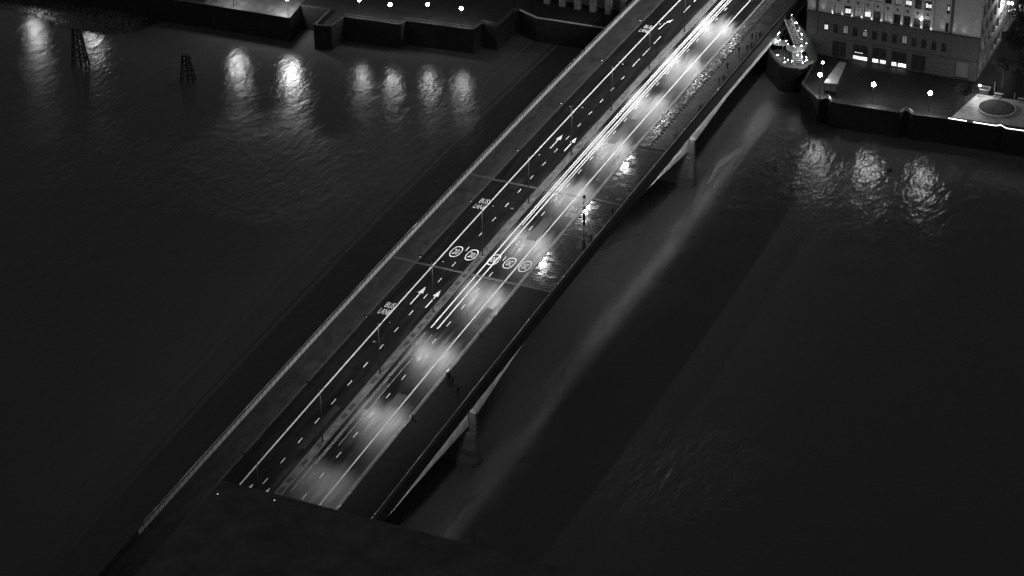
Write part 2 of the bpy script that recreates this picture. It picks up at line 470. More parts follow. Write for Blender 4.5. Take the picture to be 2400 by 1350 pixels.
def ringmesh(a, b, t, n=28):
    mb = MB(); k = 0
    for i in range(n):
        an = 2 * math.pi * i / n
        ca, sa = math.cos(an), math.sin(an)
        # rounded, upright oval
        ex = lambda A, B: (A * math.copysign(abs(ca) ** 0.8, ca), B * math.copysign(abs(sa) ** 0.9, sa))
        mb.v += [(*ex(a, b), 0), (*ex(a - t, b - t * 1.9), 0)]
    for i in range(n):
        j = (i + 1) % n; mb.f.append([2 * i, 2 * j, 2 * j + 1, 2 * i + 1])
    return mb.mesh('roundel')
ring_me = ringmesh(0.98, 2.05, 0.15); ring_me.materials.append(m_paint)
for x, par, rz in ((-6.05, cw, 0), (-2.93, cw, 0), (1.55, ce, math.pi), (4.63, ce, math.pi), (7.72, ce, math.pi)):
    r_ = put('speed_roundel', ring_me, par, x, -10.8, 0)
    n_ = put('speed_number', tw_me, par, x, -10.8, rz)
arrow_me = MB().poly([(-.11, -3.2, 0), (.11, -3.2, 0), (.11, .9, 0), (-.11, .9, 0)]).poly([(-.52, .9, 0), (.52, .9, 0), (0, 3.2, 0)]).mesh('arrow')
arrow_me.materials.append(m_paint)
for x, y0 in ((-5.9, -27.4), (-2.9, -27.4), (-5.95, 36.5), (-2.95, 36.5), (-6.0, -91.6), (-3.0, -91.6)):
    put('lane_arrow', arrow_me, cw, x, y0)
bent_me = MB().poly([(-.25, -3.2, 0), (-.03, -3.2, 0), (.16, .2, 0), (-.05, .3, 0)]).poly([(-.05, .3, 0), (.16, .2, 0), (.5, 1.4, 0), (.3, 1.5, 0)]).poly([(-.05, 1.35, 0), (.8, 1.1, 0), (.95, 3.2, 0)]).mesh('arrow')
bent_me.materials.append(m_paint)
put('lane_arrow', bent_me, cw, -6.4, 98.2)
dash_me = MB().box(-.075, .075, -.82, .82, -.003, 0).mesh('lane_dash'); dash_me.materials.append(m_paint)
ldash_me = MB().box(-.08, .08, -2.2, 2.2, -.003, 0).mesh('lane_dash'); ldash_me.materials.append(m_paint)
for k in range(-18, 9):
    y0 = 20.9 + 6.0 * k * 1.0
    if y0 < 73: put('lane_dash', dash_me, cw, -4.55, y0)
for y0 in (76.9, 83.1, 89.6, 108.0, 114.5): put('lane_dash', ldash_me, cw, -4.75, y0)
for k in range(-20, 17): put('lane_dash', dash_me, ce, 3.12, 14.5 + 6.05 * k)
strip(-8.02, -7.74, -120, 130, 0.006).build('bus_lane_line', m_paint, cw)
strip(6.28, 6.52, -120, 130, 0.006).build('bus_lane_line', m_paint, ce)
for x in (9.0, 9.17): strip(x - .035, x + .035, -120, 122, 0.005).build('kerb_line', m_paint_old, ce)
# added white strips that paint traffic light trails along the lane
for x, a, b, w in ((0.78, -36.2, 130, .13), (1.98, -36.2, 130, .13), (1.22, 3.0, 130, .10), (2.5, 16.0, 130, .09)):
    strip(x - w, x + w, a, b, 0.006).build('painted_trail', m_paint, ce)
for x, a, b in ((0.55, -88, -38), (0.85, -80, -40), (1.9, -74, -38)):
    strip(x - .035, x + .035, a, b, 0.005).build('painted_trail', m_paint_old, ce)  # fainter, thinner strips painting the glints further down the lane

# repair patches, gully gratings and access covers
m_patch = mat('asphalt_patch', 0.006, 0.5, 0.35, nscale=2, namt=.6, bump=.004, bscale=8)
for par, x, y0, w, l in ((ce, 4.9, 3.0, 1.0, 4.6), (ce, 7.9, -29, .8, 3.2), (ce, 5.4, -58, 1.1, 2.4), (ce, 4.4, 46, .9, 6.0), (ce, 7.6, 66, .7, 3.0), (cw, -9.6, -50, .9, 5.0), (cw, -6.2, 18, .8, 3.0), (cw, -3.2, -70, .7, 7.0), (ce, 1.5, -58, .5, 5.0)):
    strip(x - w, x + w * random.uniform(.6, 1), y0 - l, y0 + l * random.uniform(.5, 1), 0.0035, 3.0).build('repair_patch', m_patch, par)
grate_me = MB()
for i in range(6): grate_me.box(-.2, .2, -.27 + i * .1, -.22 + i * .1, 0, .006)
grate_me = grate_me.mesh('gully_grating'); grate_me.materials.append(m_dark_metal)
cover_me = MB().prism([(.33 * math.cos(a * math.pi / 7), .33 * math.sin(a * math.pi / 7)) for a in range(14)], 0, .006).mesh('access_cover'); cover_me.materials.append(m_joint)
for k in range(-5, 7):
    put('gully_grating', grate_me, ce, 9.02, k * 17.0 + 5, z=.006); put('gully_grating', grate_me, cw, -10.8, k * 17.0 - 2, z=.006)
for par, x, y0 in ((ce, 4.8, -22), (ce, 7.5, 25), (ce, 4.2, 62), (cw, -6.4, -44), (cw, -3.1, 8), (cw, -9.4, 52)): put('access_cover', cover_me, par, x, y0, z=.004)

# ------------------------------------------------------------------ street lamps on the median
ORD = ['eleventh', 'tenth', 'ninth', 'eighth', 'seventh', 'sixth', 'fifth', 'fourth', 'third', 'second', 'nearest', 'hidden']
LAMP_W = 4400.0
POW = [1.7, 1.5, 1.3, 1.15, 1.0, 0.92, 0.84, 0.74, 0.62, 0.36, 0.10]
pole_me = MB().tube([(0, 0, 0.1), (0, 0, 0.9)], 0.13, 8).tube([(0, 0, 0.9), (0, 0, 10.3)], [0.10, 0.06], 8).mesh('pole')
pole_me.materials.append(m_dark_metal)
foot_me = MB().box(-.25, .25, -.25, .25, 0.0, 0.1).mesh('foot'); foot_me.materials.append(m_kerb)
arm_me = {}
head_me = {}
for s in (-1, 1):
    arm_me[s] = MB().tube([(0, 0, 10.15), (s * 0.5, 0, 10.4), (s * 1.8, 0, 10.8)], [0.05, 0.045, 0.04], 6).mesh('arm'); arm_me[s].materials.append(m_dark_metal)
    b = MB(); b.ball((s * 2.2, 0, 10.95), 0.5, 10, 6, (1.0, 0.46, 0.26)); head_me[s] = b.mesh('lamp_head', True); head_me[s].materials.append(m_dark_metal)
lens_me = {s: MB().prism([(s * 2.2 + .2 * math.cos(a * math.pi / 5), .08 * math.sin(a * math.pi / 5)) for a in range(10)], 10.80, 10.812).mesh('lens') for s in (-1, 1)}
for s in (-1, 1): lens_me[s].materials.append(m_lens)
lamp_ys = [117.37 - 21.2657 * i for i in range(11)]
for i, y0 in enumerate(lamp_ys):
    t = thing('street_lamp', (-0.985, y0, 0.13 + dz(y0)), 'twin-armed dark lamp post on the median, %s counting away from the black roof' % ORD[i], 'street lamp', 'twin-arm lamp posts along the median')
    link('foot', foot_me, None, t); link('pole', pole_me, None, t)
    for s in (-1, 1):
        link('arm', arm_me[s], None, t)
        h = link('lamp_head', head_me[s], None, t); link('lens', lens_me[s], None, h)
        ld = bpy.data.lights.new('lamp_light', 'SPOT'); ld.energy = LAMP_W * POW[i]; ld.spot_size = R(164); ld.spot_blend = 0.6; ld.shadow_soft_size = 0.08
        lo = bpy.data.objects.new('lamp_light', ld); C.objects.link(lo); lo.parent = t; lo.location = (s * 2.2, 0, 10.74)

# ------------------------------------------------------------------ north bank
QZ = -8.0
m_quay = mat('lit_quay_paving', 0.07, 0.6, 0.4, nscale=0.5, namt=0.6)
m_quay_dark = mat('quay_tarmac', 0.010, 0.7, 0.4, nscale=0.4, namt=0.4)
m_wall = mat('river_wall_stone', 0.013, 0.8, 0.3, nscale=0.7, namt=0.5, stretch=(1, 1, 2))
m_cope = mat('pale_coping', 0.036, 0.6, 0.4, nscale=1.0, namt=0.4)
m_globe = mat('lamp_globe', 0.9, emit=190.0)
m_globe_s = mat('small_lamp_globe', 0.9, emit=40.0)
m_stone_base = mat('dark_base_granite', 0.05, 0.8, 0.3, nscale=0.9, namt=0.35, stretch=(1, 1, 2.4))  # lower storeys of the front, set darker than the stone above
m_stone_end = mat('pale_end_stone', 0.42, 0.8, 0.3, nscale=0.9, namt=0.25)  # end wall stone, a little paler than the front
m_stone = mat('portland_stone', 0.34, 0.8, 0.3, nscale=0.9, namt=0.25, stretch=(1, 1, 2.4))
m_pane = mat('dark_window_glass', 0.02, 0.12, 0.5)
m_frame = mat('bronze_window_frame', 0.03, 0.5, 0.4)
m_glass = mat('balustrade_glass', 0.45, 0.2, 0.5)
m_leaf = mat('night_foliage', 0.05, 0.6, 0.3, nscale=3, namt=0.6)
m_bark = mat('bark', 0.08, 0.9, 0.2, nscale=6, namt=0.4)
m_roof = mat('dark_roof_felt', 0.075, 0.9, 0.2, nscale=0.3, namt=0.3)
m_timber = mat('wet_timber', 0.025, 0.6, 0.4, nscale=2, namt=0.5, stretch=(3, 3, .4))

def lit_mat(name, strength, scale=2.5):
    M = bpy.data.materials.new(name); M.use_nodes = True
    nt = M.node_tree; b = nt.nodes['Principled BSDF']
    b.inputs['Base Color'].default_value = (.5, .5, .5, 1)
    b.inputs['Emission Color'].default_value = (1, 1, 1, 1)
    tc = nt.nodes.new('ShaderNodeTexCoord'); n = nt.nodes.new('ShaderNodeTexNoise'); n.inputs['Scale'].default_value = scale
    nt.links.new(tc.outputs['Object'], n.inputs['Vector'])
    mr = nt.nodes.new('ShaderNodeMapRange'); mr.inputs['From Min'].default_value = .35; mr.inputs['From Max'].default_value = .65
    mr.inputs['To Min'].default_value = strength * .35; mr.inputs['To Max'].default_value = strength
    nt.links.new(n.outputs[0], mr.inputs['Value']); nt.links.new(mr.outputs[0], b.inputs['Emission Strength'])
    return M
m_lit = lit_mat('lit_room', 1.3)
m_lit_dim = lit_mat('dim_lit_room', 0.07)
m_shop = lit_mat('lit_shop_window', 2.2, 0.6)

# quay ground (outline follows the stepped river wall), its walls going down into the water
edge = [(-900, 60), (-168, 76), (-109.8, 80.2), (-89.7, 81.0), (-90.7, 88.0), (-83.5, 88.5), (-83.0, 79.9), (-79.1, 80.8), (-78.6, 86.3), (-71.1, 87.0), (-65.0, 87.4), (-64.9, 89.8), (-56.9, 90.6),
        (-49.1, 91.4), (-48.6, 95.2), (-44.8, 94.9), (-44.7, 102.8), (-43.8, 105.0), (-38.5, 102.6), (-33.2, 102.9), (-24.1, 103.3), (-17.5, 104.0),
        (14.9, 106.1), (19.8, 100.2), (22.9, 100.3), (25.9, 104.0), (26.6, 93.9), (32.2, 88.2), (33.6, 89.9), (34.9, 88.2), (42.4, 88.6), (49.6, 88.9), (50.3, 90.4), (51.1, 90.2), (52.3, 89.2),
        (59.8, 90.2), (69.5, 90.8), (70.4, 91.5), (71.0, 91.0), (71.8, 90.5), (900, 150)]
MB().poly([(x, y, QZ) for x, y in edge] + [(900, 1200, QZ), (-900, 1200, QZ)]).build('quay_ground', m_quay_dark, kind='structure')
def wall_run(pts, label, cap=m_cope, z1=QZ + 0.35, z0=WZ - 1.0, th=0.4, rail_h=0.0):
    t = thing('river_wall', (pts[0][0], pts[0][1], WZ), label, 'river wall')
    o = Vector((pts[0][0], pts[0][1], WZ))
    def seg(mb, a, b, z0, z1, th, off=0.0):
        a, b = Vector((a[0], a[1], 0)), Vector((b[0], b[1], 0)); d = (b - a).normalized(); n = Vector((-d.y, d.x, 0))
        a = a - n * (0.05 + off); b = b - n * (0.05 + off); c = b + n * (th + 2 * off); e = a + n * (th + 2 * off)
        q = [a, b, c, e]
        mb.hexa([(p.x - o.x, p.y - o.y, z0 - o.z) for p in q] + [(p.x - o.x, p.y - o.y, z1 - o.z) for p in q])
    for i in range(len(pts) - 1):
        mb = MB(); seg(mb, pts[i], pts[i + 1], z0, z1, th); mb.build('wall', m_wall, t)
        mb = MB(); seg(mb, pts[i], pts[i + 1], z1 + .003, z1 + .12, th, .06); mb.build('coping', cap, t)
    if rail_h:
        zz = z1 + rail_h - WZ
        MB().tube([(p[0] - o.x, p[1] - o.y + .15, zz) for p in pts], 0.05, 5).build('handrail', m_steel, t)
        MB().tube([(p[0] - o.x, p[1] - o.y + .15, zz - .4) for p in pts], 0.03, 5).build('rail', m_steel, t)
        for i in range(len(pts) - 1):
            a, b = Vector(pts[i]), Vector(pts[i + 1]); n = max(1, int((b - a).length / 2.0))
            for k in range(n):
                p = a + (b - a) * k / n
                MB().tube([(p.x - o.x, p.y - o.y + .15, z1 + .12 - WZ), (p.x - o.x, p.y - o.y + .15, zz)], 0.03, 4).build('post', m_dark_metal, t)
    return t
wall_run(edge[1:4] + [edge[4]], 'pale-edged quay wall at the upper left, ending in a corner')
wall_run(edge[4:9], 'low dark landing wall in the recess left of the four lamps')
wall_run(edge[8:12], 'quay wall below the two leftmost of the four lamps', rail_h=.8)
wall_run(edge[11:15], 'quay wall below the two rightmost of the four lamps', rail_h=.8)
wall_run(edge[14:18], 'short stepped quay wall right of the four lamps', rail_h=.8)
wall_run(edge[17:22], 'pale-topped quay wall running up to the bridge beside stone columns', cap=m_panel)
wall_run(edge[22:27], 'quay wall carrying the round stair platform')
wall_run(edge[26:35], 'riverside wall with steel railing below the two brightest lamps', rail_h=.75)
wall_run(edge[34:37], 'riverside wall below the round lawn at the right', rail_h=.0)
wall_run(edge[36:40] + [(110, 95.0)], 'riverside wall at the far right edge with a step in it')
# lit strips along the wall tops at the right
m_edge = mat('edge_light', 0.9, emit=3.0)
for pts, lab in (([(59.6, 90.25), (63.4, 90.45)], 'short bright light strip on the river wall below the round tree'),
                 ([(64.8, 90.5), (69.4, 90.75), (70.4, 91.4), (71.0, 90.95), (71.8, 90.45), (80, 91.2)], 'long bright light strip on the river wall with a kink')):
    o = MB().tube([(x, y - .1, QZ + .62) for x, y in pts], 0.09, 5).build('light_strip', m_edge, None, label=lab, cat='light strip')

MB().poly([(-112, 81.2, QZ + .01), (-91.0, 82.0, QZ + .01), (-91.6, 96, QZ + .01), (-112, 96, QZ + .01)]).build('lit_quay_paving', m_quay, kind='structure')  # paler sheet with the lamplight on the quay put into its colour
# quay lamps: globe on a post
def quay_lamp(x, y, h, label, gm=None, r=0.34):
    t = thing('quay_lamp', (x, y, QZ), label, 'lamp post', 'globe lamps along the quay')
    MB().tube([(0, 0, 0), (0, 0, .5), (0, 0, h - r)], [.12, .07, .05], 8).build('post', m_dark_metal, t)
    MB().tube([(0, 0, h - r - .1), (0, 0, h - r + .02)], [.05, .16], 8).build('collar', m_dark_metal, t)
    MB().ball((0, 0, h), r, 12, 8).build('globe', gm or m_globe, t, smooth=True)
quay_lamp(31.1, 91.9, 4.4, 'small bright globe lamp beside the pale canopy roof', r=.42)
quay_lamp(42.8, 91.8, 4.4, 'brightest globe lamp on the right bank, left of the pair', r=.44)
quay_lamp(54.8, 92.5, 4.4, 'bright globe lamp on the right bank nearest the round tree', r=.44)
quay_lamp(29.6, 98.5, 4.0, 'faint globe lamp behind the canopy near the stair', m_globe_s, r=.25)
for (x, y), lab in (((-75.6, 88.2), 'globe lamp on the left bank, leftmost of the four in a row'), ((-68.05, 88.5), 'globe lamp on the left bank, second of the four in a row'),
                    ((-60.4, 91.8), 'globe lamp on the left bank, third of the four in a row'), ((-52.55, 92.8), 'globe lamp on the left bank, rightmost of the four in a row'),
                    ((-91.3, 83.4), 'globe lamp at the corner of the pale-edged quay wall'), ((-104.8, 82.5), 'globe lamp just above the picture edge on the pale-edged quay'),
                    ((-157.5, 79.2), 'globe lamp beyond the foreshore at the far left'), ((-145.6, 85), 'globe lamp beyond the foreshore above the timber tower')):
    quay_lamp(x, y, 4.4, lab, r=.8 if 'corner' in lab else .55 if 'picture' in lab or 'fore' in lab else .38)

# foreshore at the upper left: shingle bank between wall and water
def shore_z(x, y):
    k = max(0.0, min(1.0, (-118 - x) / 14)); yy = y - 1.0 * math.sin(x * .15)
    if yy < 73: z = -.35 + .75 * (yy - 66.5) / 6.5
    else: z = .4 + .6 * (yy - 73) / 9
    return WZ + z * k - .3 * (1 - k)
b = MB(); N = 30; NJ = 8
for i in range(N + 1):
    x = -230 + i * 4
    for j in range(NJ + 1):
        y = 65 + 18 * j / NJ; b.v.append((x, y, shore_z(x, y) + .04 * math.sin(x * 1.7 + y * 2.3)))
for i in range(N):
    for j in range(NJ): b.f.append([i * (NJ + 1) + j, (i + 1) * (NJ + 1) + j, (i + 1) * (NJ + 1) + j + 1, i * (NJ + 1) + j + 1])
b.build('foreshore', mat('wet_mud', 0.02, 0.4, 0.5, nscale=2, namt=0.5, bump=.05, bscale=2), kind='structure', smooth=True)
b = MB()
for i in range(3200):
    x = random.uniform(-163, -126); y = random.uniform(67.0, 80); z = shore_z(x, y) + .03; r = random.uniform(.07, .24)
    p = []
    for zz, s_ in ((-.5, 1), (.6, .6)):
        for a in range(4):
            an = a * math.pi / 2 + random.uniform(-.3, .3); p.append((x + r * s_ * math.cos(an), y + r * s_ * math.sin(an), z + r * zz * random.uniform(.7, 1.2)))
    b.hexa(p)
b.build('shingle', mat('wet_pebble', 0.06, 0.2, 0.7, nscale=1, namt=.6), kind='stuff')

# timber mooring towers in the water
def dolphin(x, y, h, w, label, rz):
    t = thing('mooring_tower', (x, y, WZ - .5), label, 'mooring tower', 'timber mooring towers', rz)
    legs = [(-w, -w * .6), (w, -w * .6), (w, w * .6), (-w, w * .6)]
    tp = [(-w * .55, -w * .25), (w * .35, -w * .25), (w * .35, w * .25), (-w * .55, w * .25)]
    at = lambda k, f: Vector((legs[k][0] + (tp[k][0] - legs[k][0]) * f, legs[k][1] + (tp[k][1] - legs[k][1]) * f, h * f))
    for k in range(4): MB().tube([at(k, 0), at(k, 1)], .2, 7).build('pile', m_timber, t)
    MB().tube([(w * .05, 0, 0), (-w * .05, 0, h * .98)], .2, 7).build('pile', m_timber, t)
    for f in (.22, .42, .62, .82):
        for k in range(4): MB().tube([at(k, f), at((k + 1) % 4, f)], .11, 5).build('cross_beam', m_timber, t)
    for f in (.22, .42, .62):
        for k in (0, 1, 2, 3): MB().tube([at(k, f), at((k + 1) % 4, f + .2)], .09, 5).build('brace', m_timber, t)
    MB().box(-w * .7, w * .5, -w * .4, w * .4, h, h + .25).build('cap', m_timber, t)
dolphin(-127.0, 52.0, 9.6, 1.7, 'dark timber mooring tower standing in bright reflections at the upper left', R(15))
dolphin(-101.2, 54.7, 6.6, 1.5, 'fainter timber mooring tower in dark water, right of the other', R(15))
t = thing('buoy', (52.0, 74.5, WZ), 'small round buoy floating off the right bank', 'buoy')
MB().ball((0, 0, .15), .6, 12, 8).build('float', m_dark_metal, t, smooth=True); MB().tube([(0, 0, .7), (0, 0, 1.3)], .06, 6).build('ring', m_dark_metal, t)

# ------------------------------------------------------------------ office building at the upper right
BX0, BX1, BY, BT = 22.1, 60.2, 110.0, 34.0
ob = thing('office_building', (BX0, BY, QZ), 'pale stone office block with tall pilasters and lit windows on the right bank', 'building')
def bl(mb_args, name, m, parent=ob, lab=None):
    x0, x1, y0, y1, z0, z1 = mb_args
    return MB().box(x0 - BX0, x1 - BX0, y0 - BY, y1 - BY, z0 - QZ, z1 - QZ).build(name, m, parent, label=lab)
# openings are left between wall pieces; columns of windows share x positions
W1 = [25.95 + 2.185 * k for k in range(13)]                 # first floor, small windows
W2 = [28.2 + 2.185 * k for k in range(10)]                  # upper floors between pilasters
bays = [(28.2, 31.3), (32.8, 36.1), (37.2, 40.3), (41.5, 44.8), (45.9, 49.0)]
m_stone_lo = m_stone
def facade_band(z0, z1, openings, oz0, oz1, name='wall', y=BY, m=m_stone):
    xs = BX0
    bl((BX0, BX1, y, y + .8, z0, oz0), name, m)
    bl((BX0, BX1, y, y + .8, oz1, z1), name, m)
    for a, b_ in openings + [(BX1, BX1)]:
        if a - xs > .02: bl((xs, a, y, y + .8, oz0 + .002, oz1 - .002), 'wall_pier', m)
        xs = b_
def window(x0, x1, z0, z1, m, y=BY, mull=True):
    w = bl((x0, x1, y + .42, y + .46, z0, z1), 'window', m)
    if m is m_lit:
        w['label'] = 'window with a lit room behind it'
        if w.data.materials: w.data.materials[0] = m_pane
        h0, h1 = z0 + (z1 - z0) * random.uniform(.1, .3), z0 + (z1 - z0) * random.uniform(.62, .85); n3 = random.choice((2, 3, 3))
        for i in range(n3):
            a0 = x0 + .14 + (x1 - x0 - .28) * i / n3; a1 = x0 + .14 + (x1 - x0 - .28) * (i + 1) / n3 - .05
            bl((a0, a1, y + .40, y + .418, h0 + random.uniform(0, .12), h1 - random.uniform(0, .25)), 'pane', m_lit, w)
    f = .07
    bl((x0, x0 + f, y + .34, y + .42, z0, z1), 'window_frame', m_frame, w); bl((x1 - f, x1, y + .34, y + .42, z0, z1), 'window_frame', m_frame, w)
    bl((x0 + f, x1 - f, y + .34, y + .42, z1 - f, z1), 'window_frame', m_frame, w); bl((x0 + f, x1 - f, y + .34, y + .42, z0, z0 + f), 'window_frame', m_frame, w)
    if mull:
        xm = (x0 + x1) / 2
        bl((xm - .03, xm + .03, y + .35, y + .42, z0 + f, z1 - f), 'glazing_bar', m_frame, w)
        zm = z0 + (z1 - z0) * .7
        bl((x0 + f, x1 - f, y + .345, y + .415, zm - .03, zm + .03), 'glazing_bar', m_frame, w)
door = (55.4, 58.5)
facade_band(QZ, -3.4, bays + [door], QZ + .12, -4.1, m=m_stone_base)
facade_band(-3.4, 1.9, [(x, x + 1.05) for x in W1], -2.15, -0.25, m=m_stone_base)
facade_band(2.15, 5.4, [(x, x + 1.5) for x in W2] + [(52.6, 53.3)], 2.25, 4.5)
facade_band(5.4, 9.8, [(x, x + 1.5) for x in W2] + [(52.6, 53.3)], 6.6, 8.7)
facade_band(9.8, 14.2, [(x, x + 1.5) for x in W2] + [(52.6, 53.3)], 10.9, 13.0)
bl((BX0, BX1, BY, BY + .8, 14.2, BT), 'wall', m_stone)
bl((BX0 - .2, BX1 + .0, BY - .45, BY + .6, 1.9, 2.15), 'cornice', m_stone_base)
bl((BX0 - .1, BX1 + .0, BY - .2, BY + .5, -3.62, -3.38), 'string_course', m_stone_base)
for x in [W2[0] - .72] + [x + 1.48 for x in W2]:
    bl((x + .06, x + .66, BY - .32, BY - .002, 2.2, BT), 'pilaster', m_stone)
for k, x in enumerate(W2):
    for zc in (5.6, 9.9): bl((x + .5, x + 1.0, BY - .06, BY - .002, zc - .3, zc + .3), 'rosette', m_frame)
    window(x, x + 1.5, 2.25, 4.5, m_lit if k in (1, 3) else m_lit_dim if k in (0, 2, 5) else m_pane)
    window(x, x + 1.5, 6.6, 8.7, m_lit if k in (7, 9) else m_lit_dim if k in (4, 6) else m_pane)
    window(x, x + 1.5, 10.9, 13.0, m_pane)
for k, x in enumerate(W1):
    window(x, x + 1.05, -2.15, -.25, m_lit if k == 0 else m_lit_dim if k in (2, 4, 8) else m_pane)
    bl((x - .1, x + 1.15, BY - .12, BY - .002, -2.3, -2.16), 'window_sill', m_stone_base)
window(W1[4] + .02, W1[4] + 1.0, -1.0, -.3, m_lit, BY - .06, False)
for zz in (2.25, 6.6, 10.9): window(52.6, 53.3, zz, zz + 2.1, m_lit if zz == 6.6 else m_pane)
for k, (a, c) in enumerate(bays):
    if 0 < k < 4:
        window(a, c, QZ + .15, -6.85, m_shop, BY, False)
        bl((a, c, BY + .1, BY + .5, -6.84, -6.4), 'shop_fascia', m_frame)
        window(a, c, -6.38, -4.12, m_pane, BY)
    else: window(a, c, QZ + .15, -4.12, m_pane)
bl((33.2, 35.0, BY + .3, BY + .36, -6.2, -6.1), 'light_tube', m_lit)
bl((door[0], door[1], BY + 3, BY + 3.1, QZ, -4.1), 'passage_wall', m_lit_dim)
# east end, its windows in tall bays
m_stone_e = m_stone_end
EX = BX1
bl((BX0, BX1 - .8, BY + .82, BY + 40, QZ, BT - .2), 'core', m_under)
ys = [111.2 + 3.3 * k for k in range(9)]
for zlo, zhi, o0, o1 in ((QZ, -3.4, -7.0, -4.4), (-3.4, 1.0, -2.4, .2), (1.0, 5.4, 1.8, 4.7), (5.4, 9.8, 6.2, 9.0), (9.8, 14.2, 10.6, 13.4)):
    bl((EX - .8, EX, BY + .8, BY + 40, zlo, o0), 'wall', m_stone_e); bl((EX - .8, EX, BY + .8, BY + 40, o1, zhi), 'wall', m_stone_e)
    for k, y0 in enumerate(ys):
        bl((EX - .8, EX, y0 - .25 if k else BY + .8, y0 + .3, o0 + .002, o1 - .002), 'wall_pier', m_stone_e)
        if k < 8:
            w = bl((EX - .5, EX - .46, y0 + .3, y0 + 3.05, o0, o1), 'window', m_pane)
            bl((EX - .46, EX - .4, y0 + 1.6, y0 + 1.7, o0, o1), 'glazing_bar', m_frame, w)
bl((EX - .8, EX, BY + .8, BY + 40, 14.2, BT), 'wall', m_stone_e)
for x in (24.3, 53.9):  # dark raised strips standing for the shade in the front's recesses
    bl((x - .3, x + .3, BY - .16, BY - .003, -3.3, BT - 1), 'recess_shade_strip', m_frame)
# small uplighters on the cornice
m_upl = mat('uplighter_lens', .8, emit=1.0)
for x in [23.4, 25.6] + [x + 1.82 for x in [W2[0] - 2.18] + W2] + [52.0, 54.4, 56.6]:
    f = bl((x - .12, x + .12, BY - .42, BY - .28, 2.152, 2.3), 'uplighter', m_frame)
    ld = bpy.data.lights.new('uplight', 'SPOT'); ld.energy = 62.0; ld.spot_size = R(84); ld.spot_blend = 1.0; ld.shadow_soft_size = 0.0
    lo = bpy.data.objects.new('uplight', ld); C.objects.link(lo); lo.parent = ob; lo.location = (x - BX0, -.43, 2.36 - QZ); lo.rotation_euler = (R(180), 0, 0)
# a floodlight fixed to the facade
fl = thing('floodlight', (47.4, BY - .7, 4.7), 'small glaring floodlight bracketed on the stone facade', 'floodlight')
MB().ball((0, 0, 0), .2, 10, 6).build('lamp', m_globe_s, fl, smooth=True); MB().tube([(0, .15, 0), (0, .72, -.1)], .05, 6).build('bracket', m_dark_metal, fl)
wl = thing('wall_lantern', (62.0, 128.8, 2.7), 'pair of glaring lamps by the end wall of the stone office block', 'wall lamp')
for d in (-.4, .4): MB().ball((d, 0, 0), .22, 10, 6).build('lamp', mat('lantern', .9, emit=420.0), wl, smooth=True)
MB().tube([(-1.85, 0, -.3), (0, 0, -.25), (.4, 0, -.05)], .05, 6).build('bracket', m_dark_metal, wl)

# ------------------------------------------------------------------ stair tower between bridge and quay
st = thing('stair_tower', (20.0, 106.0, QZ), 'curved steel and glass stair with handrail lights between bridge and quay', 'staircase')
SO = Vector((20.0, 106.0, QZ))
def sp(x, y, z): return (x - SO.x, y - SO.y, z - SO.z)
m_tread = mat('pale_tread', 0.55, 0.5, 0.4)
m_dot = mat('handrail_light', 0.9, emit=80.0)
m_step_glow = mat('added_step_strip', 0.9, emit=1.5)  # added glowing strips along the stringers that brighten the treads
m_plat = mat('platform_stone', .16, .5, .4, nscale=.8, namt=.7)
dots = []
def dot(x, y, z):
    MB().ball(sp(x, y, z), .05, 6, 4).build('handrail_light', m_dot, st)
def flight(a, c, n, w):
    a, c = Vector(a), Vector(c); d = Vector((c.x - a.x, c.y - a.y, 0)); L = d.length; d.normalize(); nrm = Vector((-d.y, d.x, 0))
    fl_ = None
    for i in range(n):
        p = a + (c - a) * (i / n); g = L / n
        q = [p - nrm * w, p + d * g * .62 - nrm * w, p + d * g * .62 + nrm * w, p + nrm * w]
        q = [(v.x - SO.x, v.y - SO.y) for v in q]
        MB().prism(q, p.z - SO.z - .1, p.z - SO.z).build('tread', m_tread, st)
    for s in (-1, 1):
        o = nrm * (w + .05) * s
        q = [a + o, c + o]
        MB().hexa([sp(*(q[0] + Vector((0, 0, -.5)))), sp(*(q[1] + Vector((0, 0, -.5)))), sp(*(q[1] + nrm * .06 * s + Vector((0, 0, -.5)))), sp(*(q[0] + nrm * .06 * s + Vector((0, 0, -.5)))),
                   sp(*(q[0] + Vector((0, 0, .25)))), sp(*(q[1] + Vector((0, 0, .25)))), sp(*(q[1] + nrm * .06 * s + Vector((0, 0, .25)))), sp(*(q[0] + nrm * .06 * s + Vector((0, 0, .25))))]).build('stringer', m_dark_metal, st)
        MB().tube([sp(*(q[0] + Vector((0, 0, 1.1)))), sp(*(q[1] + Vector((0, 0, 1.1))))], .035, 5).build('handrail', m_steel, st)
        MB().tube([sp(*(q[0] - nrm * .03 * s + Vector((0, 0, .2)))), sp(*(q[1] - nrm * .03 * s + Vector((0, 0, .2))))], .02, 4).build('added_step_strip', m_step_glow, st)
        k = max(3, n // 4)
        for i in range(k + 1):
            p = q[0] + (q[1] - q[0]) * i / k
            if s == 1: dot(p.x, p.y, p.z + 1.14)
            MB().tube([sp(p.x, p.y, p.z), sp(p.x, p.y, p.z + 1.08)], .02, 4).build('baluster', m_dark_metal, st)
flight((17.5, 111.2, -1.7), (21.3, 106.9, -5.0), 13, .8)
flight((21.9, 104.5, -5.35), (23.2, 101.8, QZ + .1), 9, .9)
